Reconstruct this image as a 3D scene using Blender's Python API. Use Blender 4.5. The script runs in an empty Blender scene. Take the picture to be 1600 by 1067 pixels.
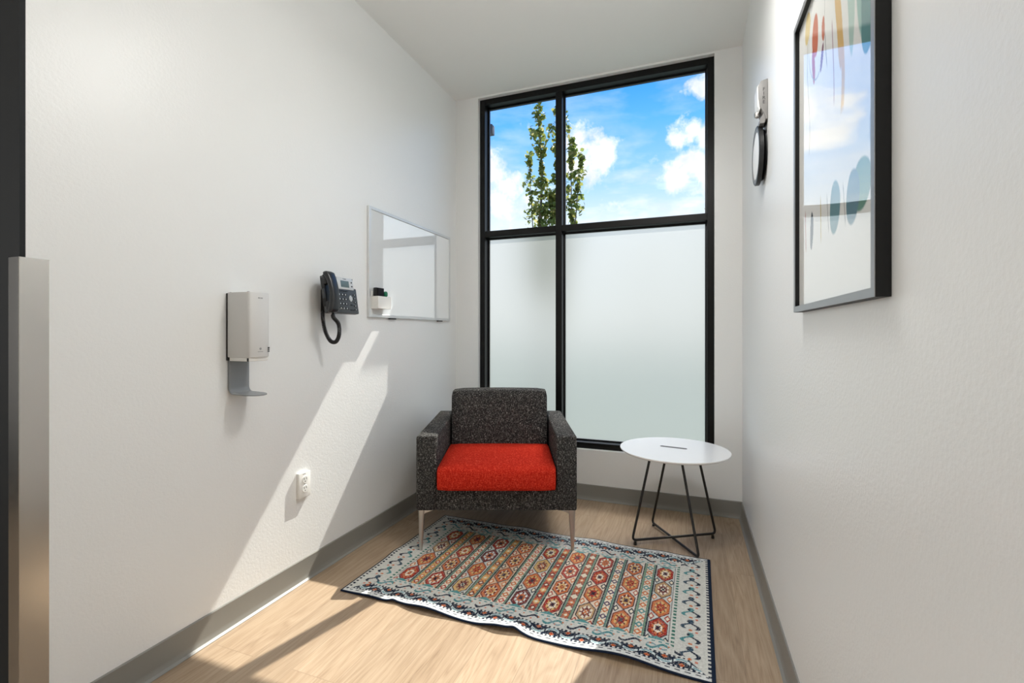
import bpy, bmesh, math, random
import numpy as np
from mathutils import Vector, Matrix, Euler
random.seed(7)
rng = np.random.default_rng(5)
PI = math.pi
SC = bpy.context.scene
COL = SC.collection
# ------------------------------------------------------------------ room measures (metres)
XL, XR, YB, ZC = -1.645, 0.3055, 3.177, 2.878
YE = 0.715                      # where the left wall ends in an open corner
TH = math.atan2(276, 735.5)     # camera yaw to the left

# ------------------------------------------------------------------ helpers
def srgb(r, g, b):
    f = lambda c: (c/255)/12.92 if c/255 <= .04045 else ((c/255+.055)/1.055)**2.4
    return (f(r), f(g), f(b))

def mat(name, col=(.8, .8, .8), rough=.5, metal=0, spec=.5, coat=0, bump=None, ior=None):
    m = bpy.data.materials.new(name); m.use_nodes = True
    p = m.node_tree.nodes['Principled BSDF']
    p.inputs['Base Color'].default_value = (*col, 1)
    p.inputs['Roughness'].default_value = rough
    p.inputs['Metallic'].default_value = metal
    p.inputs['Specular IOR Level'].default_value = spec
    p.inputs['Coat Weight'].default_value = coat
    if ior: p.inputs['IOR'].default_value = ior
    if bump:
        scale, strength, dist = bump
        tc = node(m, 'ShaderNodeTexCoord'); n = node(m, 'ShaderNodeTexNoise'); b = node(m, 'ShaderNodeBump')
        n.inputs['Scale'].default_value = scale; n.inputs['Detail'].default_value = 3
        b.inputs['Strength'].default_value = strength; b.inputs['Distance'].default_value = dist
        link(m, tc.outputs['Object'], n.inputs['Vector']); link(m, n.outputs['Fac'], b.inputs['Height'])
        link(m, b.outputs['Normal'], p.inputs['Normal'])
    return m
def node(m, t): return m.node_tree.nodes.new(t)
def link(m, a, b): m.node_tree.links.new(a, b)
def pbsdf(m): return m.node_tree.nodes['Principled BSDF']
def math_n(m, op, a, b=None, clamp=False):
    n = node(m, 'ShaderNodeMath'); n.operation = op; n.use_clamp = clamp
    for i, v in enumerate((a, b)):
        if v is None: continue
        if isinstance(v, (int, float)): n.inputs[i].default_value = v
        else: link(m, v, n.inputs[i])
    return n.outputs[0]
def ramp(m, fac, stops, mode='LINEAR'):
    n = node(m, 'ShaderNodeValToRGB'); n.color_ramp.interpolation = mode
    e = n.color_ramp.elements
    while len(e) < len(stops): e.new(.5)
    for k, (pos, c) in zip(e, stops):
        k.position = pos; k.color = (*c, 1) if len(c) == 3 else c
    link(m, fac, n.inputs['Fac']); return n.outputs['Color']

class MB:
    """collects shapes in one bmesh and links them as ONE mesh object"""
    def __init__(s): s.bm = bmesh.new()
    def _new(s, fn):
        b = bmesh.new(); fn(b)
        me = bpy.data.meshes.new('tmp'); b.to_mesh(me); b.free()
        s.bm.from_mesh(me); bpy.data.meshes.remove(me); return s
    def box(s, x0, x1, y0, y1, z0, z1, bev=0, seg=2, rot=None, piv=None):
        def fn(b):
            bmesh.ops.create_cube(b, size=1)
            for v in b.verts:
                v.co = Vector((x0+(v.co.x+.5)*(x1-x0), y0+(v.co.y+.5)*(y1-y0), z0+(v.co.z+.5)*(z1-z0)))
            if bev: bmesh.ops.bevel(b, geom=b.edges[:], offset=bev, segments=seg, profile=.5, affect='EDGES')
            if rot is not None:
                p = Vector(piv) if piv is not None else Vector(((x0+x1)/2, (y0+y1)/2, (z0+z1)/2))
                R = Euler(rot).to_matrix()
                for v in b.verts: v.co = R @ (v.co-p) + p
        return s._new(fn)
    def prism(s, pts, axis, a0, a1, bev=0, seg=2):
        """polygon pts (2D) extruded along axis 'x','y' or 'z' from a0 to a1"""
        def mk(p, a):
            if axis == 'x': return (a, p[0], p[1])
            if axis == 'y': return (p[0], a, p[1])
            return (p[0], p[1], a)
        def fn(b):
            lo = [b.verts.new(mk(p, a0)) for p in pts]; hi = [b.verts.new(mk(p, a1)) for p in pts]
            n = len(pts)
            b.faces.new(lo); b.faces.new(hi[::-1])
            for i in range(n): b.faces.new((lo[i], hi[i], hi[(i+1) % n], lo[(i+1) % n]))
            bmesh.ops.recalc_face_normals(b, faces=b.faces[:])
            if bev:
                ed = [e for e in b.edges if len(e.link_faces) == 2 and e.calc_face_angle(0) > .5]
                bmesh.ops.bevel(b, geom=ed, offset=bev, segments=seg, profile=.5, affect='EDGES')
        return s._new(fn)
    def tube(s, pts, r, n=16, cap=True):
        """tube along points; r a number or list"""
        P = [Vector(p) for p in pts]; N = len(P)
        R = r if isinstance(r, (list, tuple)) else [r]*N
        def fn(b):
            up = None; rings = []
            for i, p in enumerate(P):
                t = (P[min(i+1, N-1)]-P[max(i-1, 0)]).normalized()
                if up is None:
                    up = t.orthogonal().normalized()
                else:
                    up = (up - t*up.dot(t)).normalized()
                w = t.cross(up)
                rings.append([b.verts.new(p + (up*math.cos(2*PI*k/n)+w*math.sin(2*PI*k/n))*R[i]) for k in range(n)])
            for a, c in zip(rings, rings[1:]):
                for k in range(n): b.faces.new((a[k], a[(k+1) % n], c[(k+1) % n], c[k]))
            if cap: b.faces.new(rings[0][::-1]); b.faces.new(rings[-1])
        return s._new(fn)
    def lathe(s, prof, center, axis='z', n=48):
        """prof: list of (radius, height) from one end to the other"""
        c = Vector(center)
        def fn(b):
            rings = []
            for r, h in prof:
                ring = []
                for k in range(n):
                    a = 2*PI*k/n
                    if axis == 'z': o = Vector((r*math.cos(a), r*math.sin(a), h))
                    else: o = Vector((h, r*math.cos(a), r*math.sin(a)))
                    ring.append(b.verts.new(c+o))
                rings.append(ring)
            for a, d in zip(rings, rings[1:]):
                for k in range(n): b.faces.new((a[k], a[(k+1) % n], d[(k+1) % n], d[k]))
            b.faces.new(rings[0][::-1]); b.faces.new(rings[-1])
            bmesh.ops.recalc_face_normals(b, faces=b.faces[:])
        return s._new(fn)
    def grid(s, fn_pt, nu, nv):
        def fn(b):
            V = [[b.verts.new(fn_pt(i/nu, j/nv)) for j in range(nv+1)] for i in range(nu+1)]
            for i in range(nu):
                for j in range(nv): b.faces.new((V[i][j], V[i+1][j], V[i+1][j+1], V[i][j+1]))
        return s._new(fn)
    def obj(s, name, m, parent=None, smooth=24):
        me = bpy.data.meshes.new(name); s.bm.to_mesh(me); s.bm.free()
        if smooth:
            for p in me.polygons: p.use_smooth = True
            try: me.set_sharp_from_angle(angle=math.radians(smooth))
            except Exception: pass
        return link_mesh(name, me, m, parent)

def link_mesh(name, me, m, parent=None):
    o = bpy.data.objects.new(name, me); COL.objects.link(o)
    if m: me.materials.append(m)
    if parent: o.parent = parent
    return o
def thing(name, label, cat, loc=(0, 0, 0), rz=0, group=None):
    o = bpy.data.objects.new(name, None); COL.objects.link(o)
    o.location = loc; o.rotation_euler = (0, 0, rz); o.empty_display_size = .05
    o['label'] = label; o['category'] = cat
    if group: o['group'] = group
    return o
def tag(o, label, cat, group=None):
    o['label'] = label; o['category'] = cat
    if group: o['group'] = group
    return o
def struct(o, label=None, cat=None):
    o['kind'] = 'structure'
    if label: o['label'] = label
    if cat: o['category'] = cat
    return o
def text_mesh(name, body, size, M, m, parent, align='CENTER', extrude=.0002, spacing=1, line=1):
    cu = bpy.data.curves.new('txt', 'FONT'); cu.body = body; cu.size = size; cu.align_x = align; cu.align_y = 'CENTER'
    cu.extrude = extrude; cu.space_character = spacing; cu.space_line = line
    t = bpy.data.objects.new('txt', cu); COL.objects.link(t)
    dg = bpy.context.evaluated_depsgraph_get()
    me = bpy.data.meshes.new_from_object(t.evaluated_get(dg))
    bpy.data.objects.remove(t); bpy.data.curves.remove(cu)
    me.transform(M); me.name = name; me.materials.clear()
    return link_mesh(name, me, m, parent)
def basis(origin, ex, ey):
    ex = Vector(ex).normalized(); ey = Vector(ey).normalized(); ez = ex.cross(ey)
    M = Matrix((ex, ey, ez)).transposed().to_4x4(); M.translation = Vector(origin); return M

# ------------------------------------------------------------------ materials
M = {}
M['wall'] = mat('wall_paint', srgb(234, 235, 234), .37, spec=.8, bump=(120, .2, .003))
M['ceil'] = mat('ceiling_paint', srgb(243, 243, 241), .7, spec=.2)
M['dark_wall'] = mat('charcoal_wall', srgb(34, 36, 38), .6, spec=.2)
M['base'] = mat('baseboard_vinyl', srgb(132, 130, 124), .42, spec=.45)
M['frame'] = mat('black_anodised', srgb(8, 8, 8), .38, spec=.28)
M['bead'] = mat('white_trim', srgb(236, 235, 231), .5)
M['steel'] = mat('stainless', (.62, .60, .57), .24, metal=1)
M['chrome'] = mat('chrome', (.56, .54, .52), .32, metal=1)
M['alu'] = mat('aluminium', srgb(214, 216, 217), .32, metal=.45)
M['white_gloss'] = mat('whiteboard_glass', srgb(244, 246, 246), .3, spec=.3, coat=1)
pbsdf(M['white_gloss']).inputs['Coat IOR'].default_value = 3.0; pbsdf(M['white_gloss']).inputs['Coat Roughness'].default_value = .015
M['white_lam'] = mat('white_laminate', srgb(250, 250, 250), .25, spec=.5)
M['white_plastic'] = mat('white_plastic', srgb(236, 235, 231), .32)
M['grey_plastic'] = mat('light_grey_plastic', srgb(212, 211, 209), .38)
M['tray'] = mat('grey_tray', srgb(140, 143, 145), .4)
M['black_plastic'] = mat('black_plastic', srgb(24, 24, 25), .35)
M['phone'] = mat('phone_plastic', srgb(66, 70, 73), .4)
M['phone_dark'] = mat('phone_handset', srgb(40, 42, 45), .28)
M['silver_plastic'] = mat('silver_plastic', srgb(200, 204, 206), .35)
M['lcd'] = mat('lcd', srgb(96, 112, 112), .12, spec=.6)
M['key'] = mat('key_dark', srgb(28, 30, 32), .4)
M['key_mark'] = mat('key_mark', srgb(225, 228, 230), .5)
M['black_wire'] = mat('black_powder_coat', srgb(28, 24, 22), .42)
M['green'] = mat('green_cap', srgb(20, 110, 78), .4)
M['slot'] = mat('slot_dark', srgb(30, 28, 27), .6)
M['grey_mark'] = mat('grey_print', srgb(150, 150, 150), .5)
M['dark_mark'] = mat('dark_print', srgb(48, 46, 47), .5)
M['black_frame'] = mat('black_frame', srgb(12, 13, 14), .5, spec=.4)
M['silver_frame'] = mat('silver_frame', (.40, .41, .42), .4, metal=.85, bump=(60, .1, .001))
M['grey_device'] = mat('grey_device', srgb(128, 126, 124), .45)
M['mirror'] = mat('mirror', (.9, .9, .9), .04, metal=1)
M['bark'] = mat('bark', srgb(110, 98, 80), .8)
M['ground'] = mat('ground', srgb(112, 122, 108), .9)
M['eave'] = mat('eave', srgb(120, 120, 118), .7)
M['fixture'] = mat('fixture', srgb(96, 98, 110), .5)
M['felt'] = mat('felt', srgb(40, 40, 44), .9, spec=.1)

def tweed(name, stops, red=False):
    m = mat(name, rough=.95, spec=.05); p = pbsdf(m)
    tc = node(m, 'ShaderNodeTexCoord')
    outs = []
    for sc in ((260, 260, 900), (900, 900, 150), (420, 420, 420)):
        mp = node(m, 'ShaderNodeMapping'); mp.inputs['Scale'].default_value = tuple(v*.42 for v in sc)
        n = node(m, 'ShaderNodeTexNoise'); n.inputs['Scale'].default_value = 1; n.inputs['Detail'].default_value = 2
        link(m, tc.outputs['Object'], mp.inputs['Vector']); link(m, mp.outputs['Vector'], n.inputs['Vector'])
        outs.append(n.outputs['Fac'])
    s = math_n(m, 'MAXIMUM', outs[0], outs[1])
    s2 = math_n(m, 'MULTIPLY', s, .75)
    s3 = math_n(m, 'MULTIPLY', outs[2], .25)
    f = math_n(m, 'ADD', s2, s3)
    link(m, ramp(m, f, stops), p.inputs['Base Color'])
    b = node(m, 'ShaderNodeBump'); b.inputs['Strength'].default_value = .35; b.inputs['Distance'].default_value = .002
    link(m, f, b.inputs['Height']); link(m, b.outputs['Normal'], p.inputs['Normal'])
    return m
M['tweed'] = tweed('charcoal_tweed', [(.48, srgb(36, 36, 36)), (.56, srgb(62, 61, 61)), (.63, srgb(116, 114, 111)), (.71, srgb(186, 182, 176))])
M['red'] = tweed('red_wool', [(.44, srgb(160, 30, 19)), (.55, srgb(192, 45, 30)), (.66, srgb(216, 78, 56))])

def wood():
    m = mat('oak_planks', rough=.42, spec=.35); p = pbsdf(m)
    tc = node(m, 'ShaderNodeTexCoord')
    mp = node(m, 'ShaderNodeMapping'); mp.inputs['Rotation'].default_value = (0, 0, PI/2)
    link(m, tc.outputs['Object'], mp.inputs['Vector'])
    br = node(m, 'ShaderNodeTexBrick'); br.offset = .37
    for k, v in dict(Scale=1, **{'Mortar Size': .0012, 'Mortar Smooth': .3, 'Bias': 0, 'Brick Width': 1.22, 'Row Height': .178}).items():
        br.inputs[k].default_value = v
    br.inputs['Color1'].default_value = (0, 0, 0, 1); br.inputs['Color2'].default_value = (1, 1, 1, 1); br.inputs['Mortar'].default_value = (.5, .5, .5, 1)
    link(m, mp.outputs['Vector'], br.inputs['Vector'])
    # grain: offset by the plank so boards differ
    off = node(m, 'ShaderNodeVectorMath'); off.operation = 'MULTIPLY_ADD'
    link(m, br.outputs['Color'], off.inputs[0]); off.inputs[1].default_value = (3.7, 9.1, 2.3); link(m, tc.outputs['Object'], off.inputs[2])
    def grain(sx, sy, det, dist=0):  # noqa
        g = node(m, 'ShaderNodeMapping'); g.inputs['Scale'].default_value = (sx, sy, 1); link(m, off.outputs[0], g.inputs['Vector'])
        n = node(m, 'ShaderNodeTexNoise'); n.inputs['Scale'].default_value = 1; n.inputs['Detail'].default_value = det; n.inputs['Distortion'].default_value = dist
        link(m, g.outputs['Vector'], n.inputs['Vector']); return n.outputs['Fac']
    fine = grain(230, 9, 6, .6); broad = grain(11, 1.1, 2, .8)
    rings = math_n(m, 'FRACT', math_n(m, 'MULTIPLY', broad, 9)); rings = math_n(m, 'ABSOLUTE', math_n(m, 'SUBTRACT', rings, .5))
    g = math_n(m, 'ADD', math_n(m, 'MULTIPLY', fine, .55), math_n(m, 'MULTIPLY', rings, .32))
    g = math_n(m, 'ADD', g, math_n(m, 'MULTIPLY', broad, .25))
    c = ramp(m, g, [(.22, srgb(132, 110, 88)), (.42, srgb(160, 138, 114)), (.62, srgb(174, 153, 129)), (.8, srgb(182, 163, 140))])
    # plank tone
    sep = node(m, 'ShaderNodeSeparateColor'); link(m, br.outputs['Color'], sep.inputs['Color'])
    tone = math_n(m, 'ADD', math_n(m, 'MULTIPLY', sep.outputs['Red'], .14), .91)
    mx = node(m, 'ShaderNodeMix'); mx.data_type = 'RGBA'; mx.blend_type = 'MULTIPLY'; mx.inputs['Factor'].default_value = 1
    cmb = node(m, 'ShaderNodeCombineColor')
    for k in ('Red', 'Green', 'Blue'): link(m, tone, cmb.inputs[k])
    link(m, c, mx.inputs['A']); link(m, cmb.outputs['Color'], mx.inputs['B'])
    seam = node(m, 'ShaderNodeMix'); seam.data_type = 'RGBA'; link(m, math_n(m, 'MULTIPLY', br.outputs['Fac'], .45), seam.inputs['Factor'])
    link(m, mx.outputs['Result'], seam.inputs['A']); seam.inputs['B'].default_value = (*srgb(112, 92, 74), 1)
    link(m, seam.outputs['Result'], p.inputs['Base Color'])
    b = node(m, 'ShaderNodeBump'); b.inputs['Strength'].default_value = .12; b.inputs['Distance'].default_value = .001
    link(m, fine, b.inputs['Height']); link(m, b.outputs['Normal'], p.inputs['Normal'])
    return m
M['wood'] = wood()

def clear_glass():
    m = bpy.data.materials.new('clear_glass'); m.use_nodes = True; nt = m.node_tree; nt.nodes.clear()
    out = node(m, 'ShaderNodeOutputMaterial'); mx = node(m, 'ShaderNodeMixShader'); t = node(m, 'ShaderNodeBsdfTransparent'); g = node(m, 'ShaderNodeBsdfGlossy')
    fr = node(m, 'ShaderNodeFresnel'); fr.inputs['IOR'].default_value = 1.1
    t.inputs['Color'].default_value = (.96, .98, .97, 1); g.inputs['Roughness'].default_value = .01
    link(m, fr.outputs[0], mx.inputs[0]); link(m, t.outputs[0], mx.inputs[1]); link(m, g.outputs[0], mx.inputs[2]); link(m, mx.outputs[0], out.inputs[0])
    return m
def frosted_glass():
    m = bpy.data.materials.new('frosted_glass'); m.use_nodes = True; nt = m.node_tree; nt.nodes.clear()
    out = node(m, 'ShaderNodeOutputMaterial'); a = node(m, 'ShaderNodeMixShader'); b = node(m, 'ShaderNodeMixShader')
    t = node(m, 'ShaderNodeBsdfTranslucent'); r = node(m, 'ShaderNodeBsdfRefraction'); g = node(m, 'ShaderNodeBsdfGlossy')
    t.inputs['Color'].default_value = (.36, .36, .34, 1); r.inputs['Color'].default_value = (.95, .95, .91, 1)
    r.inputs['IOR'].default_value = 1.12; r.inputs['Roughness'].default_value = .85
    g.inputs['Roughness'].default_value = .25
    fr = node(m, 'ShaderNodeFresnel'); fr.inputs['IOR'].default_value = 1.3
    a.inputs[0].default_value = .68
    link(m, t.outputs[0], a.inputs[1]); link(m, r.outputs[0], a.inputs[2])
    link(m, fr.outputs[0], b.inputs[0]); link(m, a.outputs[0], b.inputs[1]); link(m, g.outputs[0], b.inputs[2]); link(m, b.outputs[0], out.inputs[0])
    return m
M['glass'] = clear_glass(); M['frost'] = frosted_glass()

def attr_mat(name, rough, spec, coat=0, coat_ior=1.5, bump=None):
    m = mat(name, rough=rough, spec=spec, bump=bump); p = pbsdf(m)
    a = node(m, 'ShaderNodeAttribute'); a.attribute_name = 'pattern'
    link(m, a.outputs['Color'], p.inputs['Base Color'])
    p.inputs['Coat Weight'].default_value = coat; p.inputs['Coat IOR'].default_value = coat_ior; p.inputs['Coat Roughness'].default_value = .01
    return m
M['rug'] = attr_mat('woven_rug', .95, .1, bump=(420, .4, .002))
M['navy'] = mat('navy_binding', srgb(22, 30, 48), .85)

def leaf_mat():
    m = mat('leaf', rough=.5, spec=.3); p = pbsdf(m)
    g = node(m, 'ShaderNodeNewGeometry'); c = ramp(m, g.outputs['Random Per Island'], [(0, srgb(100, 116, 58)), (.5, srgb(138, 148, 78)), (.85, srgb(170, 168, 98)), (1, srgb(200, 190, 136))])
    link(m, c, p.inputs['Base Color'])
    tr = node(m, 'ShaderNodeBsdfTranslucent'); link(m, c, tr.inputs['Color'])
    mx = node(m, 'ShaderNodeMixShader'); mx.inputs[0].default_value = .62
    out = m.node_tree.nodes['Material Output']
    link(m, p.outputs[0], mx.inputs[1]); link(m, tr.outputs[0], mx.inputs[2]); link(m, mx.outputs[0], out.inputs[0])
    return m
M['leaf'] = leaf_mat()

# ------------------------------------------------------------------ room shell
HX0, HY0 = -4.2, -2.6           # open hallway behind the camera and to its left
struct(MB().box(HX0-.1, XR+.12, HY0-.1, YB+.18, -.1, 0).obj('floor', M['wood'], smooth=0))
struct(MB().box(HX0-.1, XR+.12, HY0-.1, YB+.18, ZC, ZC+.1).obj('ceiling', M['ceil'], smooth=0))
struct(MB().box(XR, XR+.12, HY0-.1, YB+.18, 0, ZC).obj('wall_right', M['wall'], smooth=0))
struct(MB().box(XL-.12, XL, YE, YB+.18, 0, ZC).obj('wall_left', M['wall'], smooth=0))
OX0, OX1, OZ0, OZ1 = -1.46, .150, .336, 2.866      # window opening
struct(MB().box(XL, OX0, YB, YB+.18, 0, ZC).box(OX1, XR, YB, YB+.18, 0, ZC).box(OX0, OX1, YB, YB+.18, 0, OZ0).box(OX0, OX1, YB, YB+.18, OZ1, ZC).obj('wall_back', M['wall'], smooth=0))
# charcoal wall face at the end of the left wall, hallway walls behind the camera
struct(MB().box(HX0, XL-.0001, YE-.012, YE, 0, ZC).obj('wall_front', M['dark_wall'], smooth=0))
struct(MB().box(HX0-.1, XR, HY0-.1, HY0, 0, ZC).obj('wall_rear', M['wall'], smooth=0))
struct(MB().box(HX0-.1, HX0, HY0, YE, 0, ZC).obj('wall_side', M['dark_wall'], smooth=0))
# baseboards: vinyl cove profile with a thin toe
prof = [(0, 0), (.020, 0), (.020, .002), (.0115, .0085), (.0075, .017), (.006, .028), (.006, .099), (.004, .102), (0, .102)]
struct(MB().prism([(XL+a, b) for a, b in prof], 'y', YE+.004, YB-.0005).obj('baseboard_left', M['base'], smooth=25))
struct(MB().prism([(XR-a, b) for a, b in prof], 'y', HY0, YB-.0005).obj('baseboard_right', M['base'], smooth=25))
struct(MB().prism([(YB-a, b) for a, b in prof], 'x', XL+.006, XR-.006).obj('baseboard_back', M['base'], smooth=25))
# stainless corner guard, an L round the open wall end
g = MB().prism([(XL-.046, YE-.0145), (XL+.001, YE-.0145), (XL+.0022, YE-.0133), (XL+.0022, YE+.048), (XL+.0002, YE+.048), (XL+.0002, YE-.0122), (XL-.046, YE-.0122)], 'z', .103, 1.329)
struct(g.obj('trim_1', M['steel'], smooth=30), 'brushed stainless corner guard on the open end of the left wall', 'corner guard')

# ------------------------------------------------------------------ window
FY0, FY1 = 3.210, 3.315
w = bpy.data.objects.new('window_1', None); COL.objects.link(w); w.location = (-.65, FY0, OZ0)
struct(w, 'tall black framed window of four panes, clear above and frosted below', 'window')
def wl(o):                                   # keep world coordinates under the window root
    o.data.transform(Matrix.Translation(-w.location)); return o
fw_ = .041
fr = MB()
fr.box(OX0, OX0+.0395, FY0, FY1, OZ0, OZ1, .0015, 1).box(OX1-fw_, OX1, FY0, FY1, OZ0, OZ1, .0015, 1)
fr.box(OX0+.039, OX1-fw_+.001, FY0, FY1, OZ1-.042, OZ1, .0015, 1).box(OX0+.039, OX1-fw_+.001, FY0, FY1, OZ0, OZ0+.04, .0015, 1)
wl(fr.obj('window_frame', M['frame'], w, smooth=0))
MX0, MX1 = -.877, -.832
wl(MB().box(MX0, MX1, FY0, FY1, OZ0+.039, OZ1-.041, .0015, 1).obj('mullion', M['frame'], w, smooth=0))
TZ0, TZ1 = 1.842, 1.886
tr = MB().box(OX0+.039, MX0+.001, FY0+.001, FY1-.001, TZ0, TZ1, .0015, 1).box(MX1-.001, OX1-fw_+.001, FY0+.001, FY1-.001, TZ0, TZ1, .0015, 1)
wl(tr.obj('transom', M['frame'], w, smooth=0))
GY = FY0+.07
gk = MB()
for (a, b) in ((OX0+.0395, MX0), (MX1, OX1-fw_)):
    for (c, d, nm, mt) in ((TZ1, OZ1-.042, 'clear', 'glass'), (OZ0+.04, TZ0, 'frosted', 'frost')):
        t = .010
        gk.box(a, a+t, GY-.006, GY+.012, c, d).box(b-t, b, GY-.006, GY+.012, c, d).box(a+t, b-t, GY-.006, GY+.012, c, c+t).box(a+t, b-t, GY-.006, GY+.012, d-t, d)
        pane = MB().grid(lambda u, v, a=a, b=b, c=c, d=d: (a+.004+u*(b-a-.008), GY, c+.004+v*(d-c-.008)), 1, 1).obj('window_pane', M[mt], w, smooth=0)
        wl(pane); pane['label'] = nm + ' glass pane'
wl(gk.obj('gasket', M['black_plastic'], w, smooth=0))

# outside: roof edge, slatted sunshade, facade light, ground
sh = MB().box(-3.2, 3.0, YB+.18, 3.985, 3.50, 3.56)
sh.box(-3.2, -1.1045, 3.985, 4.215, 3.67, 3.69).box(-3.2, -1.089, 4.306, 4.95, 3.67, 3.69)
sh.box(-3.2, -3.15, 3.6, 4.95, 3.56, 3.70).box(-1.55, -1.50, 3.6, 4.95, 3.69, 3.74)
struct(sh.obj('trim_2', M['eave'], smooth=0), 'roof edge and slatted sunshade above the window', 'sunshade')
struct(MB().box(-30, 30, YB+.19, 60, -.5, -.35).obj('ground', M['ground'], smooth=0))
fx = thing('facade_light', 'small grey wall light outside the window beside its left jamb', 'light', (-1.55, 3.5, 2.73))
MB().box(-.02, .075, -.03, .03, 0, .075, .004).obj('lamp_housing', M['fixture'], fx)
MB().box(-.10, -.02, -.05, .05, -2.8, .6).obj('wall_pilaster', M['frame'], fx, smooth=0)

# ------------------------------------------------------------------ tree
def leaf_cloud(path_list, per, spread, size):
    V, F = [], []
    for path, dens, rad in path_list:
        n = int(per*dens)
        for _ in range(n):
            t = random.random(); t = min(.999, max(0, t+.012*math.sin(t*95+len(path)*3))); k = t*(len(path)-1); i = min(int(k), len(path)-2); f = k-i
            p = Vector(path[i]).lerp(Vector(path[i+1]), f)
            r = rad*(.35+.65*math.sin(PI*min(1, t*.92+.06)))*(.7+.5*math.sin(t*23+len(path)))
            a = random.random()*2*PI; q = r*random.random()**.6
            p += Vector((math.cos(a)*q, math.sin(a)*q, random.uniform(-.05, .05)))
            s = size*random.uniform(.7, 1.25)
            R = Euler((random.uniform(-1.2, 1.2), random.uniform(-.9, .9), random.uniform(0, 6.28))).to_matrix()
            b = len(V)
            for c in ((0, -.5, 0), (.38, -.12, .05), (.3, .25, 0), (0, .62, -.06), (-.3, .25, 0), (-.38, -.12, .05)):
                V.append(p + R @ (Vector(c)*s))
            F.append((b, b+1, b+2, b+3, b+4, b+5))
    me = bpy.data.meshes.new('foliage'); me.from_pydata(V, [], F); return me
TX, TY = -2.19, 7.7
tree = thing('poplar_tree', 'slender leafy poplar standing outside behind the window mullion', 'tree', (TX, TY, -.35))
def sc_(l): return [(x*.856, y, z if z < 1.2 else 1.478+(z-1.478)*.856) for x, y, z in l]
stem1 = sc_([(-.18, 0, 0), (-.20, 0, 2), (-.22, 0, 3.6), (-.18, .02, 4.6), (-.25, 0, 5.9), (-.2, 0, 7.6)])
stem2 = sc_([(.0, .05, 0), (.10, .05, 2), (.18, 0, 3.6), (.12, 0, 4.6), (.2, .0, 5.9), (.24, 0, 7.8)])
stem3 = sc_([(.10, 0, 1.4), (.30, .05, 2.6), (.42, 0, 3.6), (.40, .05, 4.6), (.43, .0, 5.25)])
stem4 = sc_([(.3, .05, 2.6), (.52, -.05, 3.7), (.56, 0, 4.5), (.64, 0, 4.95)])
stem5 = sc_([(-.2, 0, 2), (-.36, 0, 3.4), (-.42, 0, 4.4), (-.44, 0, 5.1)])
stem6 = sc_([(0, 0, 2.2), (-.02, 0, 3.6), (.02, 0, 4.2)])
tb = MB()
for s_, r0 in ((stem1, .035), (stem2, .04), (stem3, .02), (stem4, .014), (stem5, .014), (stem6, .014)):
    tb.tube(s_, [r0*(1-.85*i/(len(s_)-1)) for i in range(len(s_))], 8)
tb.obj('trunk', M['bark'], tree)
lm = leaf_cloud([(stem1[1:], 1.0, .17), (stem2[1:], 1.05, .19), (stem3, .5, .17), (stem4, .22, .13), (stem5, .25, .15), (stem6, .5, .24)], 1100, 1, .082)
link_mesh('foliage', lm, M['leaf'], tree)
def small_tree(x, y, h, label):
    t = thing('distant_tree', label, 'tree', (x, y, -.35))
    MB().tube([(0, 0, 0), (0, 0, h)], [.08, .01], 6).obj('trunk', M['bark'], t)
    link_mesh('foliage', leaf_cloud([([(0, 0, h*.3), (0, 0, h*.7), (.02, 0, h)], .3, .35)], 500, 1, .12), M['leaf'], t)
small_tree(.58, 16, 5.62, 'thin treetop far outside at the lower right corner of the clear glass')
small_tree(-1.33, 18, 5.32, 'tiny treetop far outside peeping over the window transom')

# ------------------------------------------------------------------ armchair
ch = thing('armchair', 'charcoal tweed armchair with red seat cushion standing on the patterned rug', 'armchair', (-.917, 2.219, .0066), TH)
def cushion(x0, x1, y0, y1, z0, z1, crown=0, bev=.02, ny=10, tilt=0, front_round=0):
    """soft box with bulging faces"""
    m = MB()
    def fn(b):
        bmesh.ops.create_cube(b, size=1)
        bmesh.ops.subdivide_edges(b, edges=b.edges[:], cuts=9, use_grid_fill=True)
        hx, hy, hz = (x1-x0)/2, (y1-y0)/2, (z1-z0)/2
        c = Vector(((x0+x1)/2, (y0+y1)/2, (z0+z1)/2))
        for v in b.verts:
            u = v.co*2
            # even out towards rounded-box edges
            p = Vector((u.x*hx, u.y*hy, u.z*hz))
            q = Vector([max(-h+bev, min(h-bev, a)) for a, h in zip(p, (hx, hy, hz))])
            d = p-q
            if d.length > 1e-6:
                p = q + d.normalized()*bev
            bul = (1-u.x**2)*(1-u.y**2)
            if u.z > .5: p.z += crown*bul
            bf = (1-u.x**2)*(1-u.z**2)
            if abs(u.y) > .98: p.y += math.copysign(crown*.5*bf, u.y)
            if tilt: p.y += tilt*(p.z+hz)
            v.co = p+c
    m._new(fn); return m
AO, AI, DZ = .411, .306, -.0066
b0 = .221+DZ
for sx in (-1, 1):
    x0, x1 = sorted((sx*AO, sx*AI))
    MB().box(x0, x1, 0, .80, b0, .603+DZ, .012, 3).obj('arm', M['tweed'], ch)
MB().box(-AI-.004, AI+.004, .006, .78, b0+.001, .327+DZ, .006, 2).obj('seat_base', M['tweed'], ch)
MB().box(-AI-.004, AI+.004, .70, .795, b0+.05, .60+DZ, .01, 2).obj('back_panel', M['tweed'], ch)
cushion(-AI+.002, AI-.002, -.043, .52, .330+DZ, .452+DZ, crown=.016, bev=.022).obj('seat_cushion', M['red'], ch, smooth=60)
bc = cushion(-.298, .298, .495, .645, .40+DZ, .772+DZ, crown=.008, bev=.022, tilt=.09).obj('back_cushion', M['tweed'], ch, smooth=60)
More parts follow.
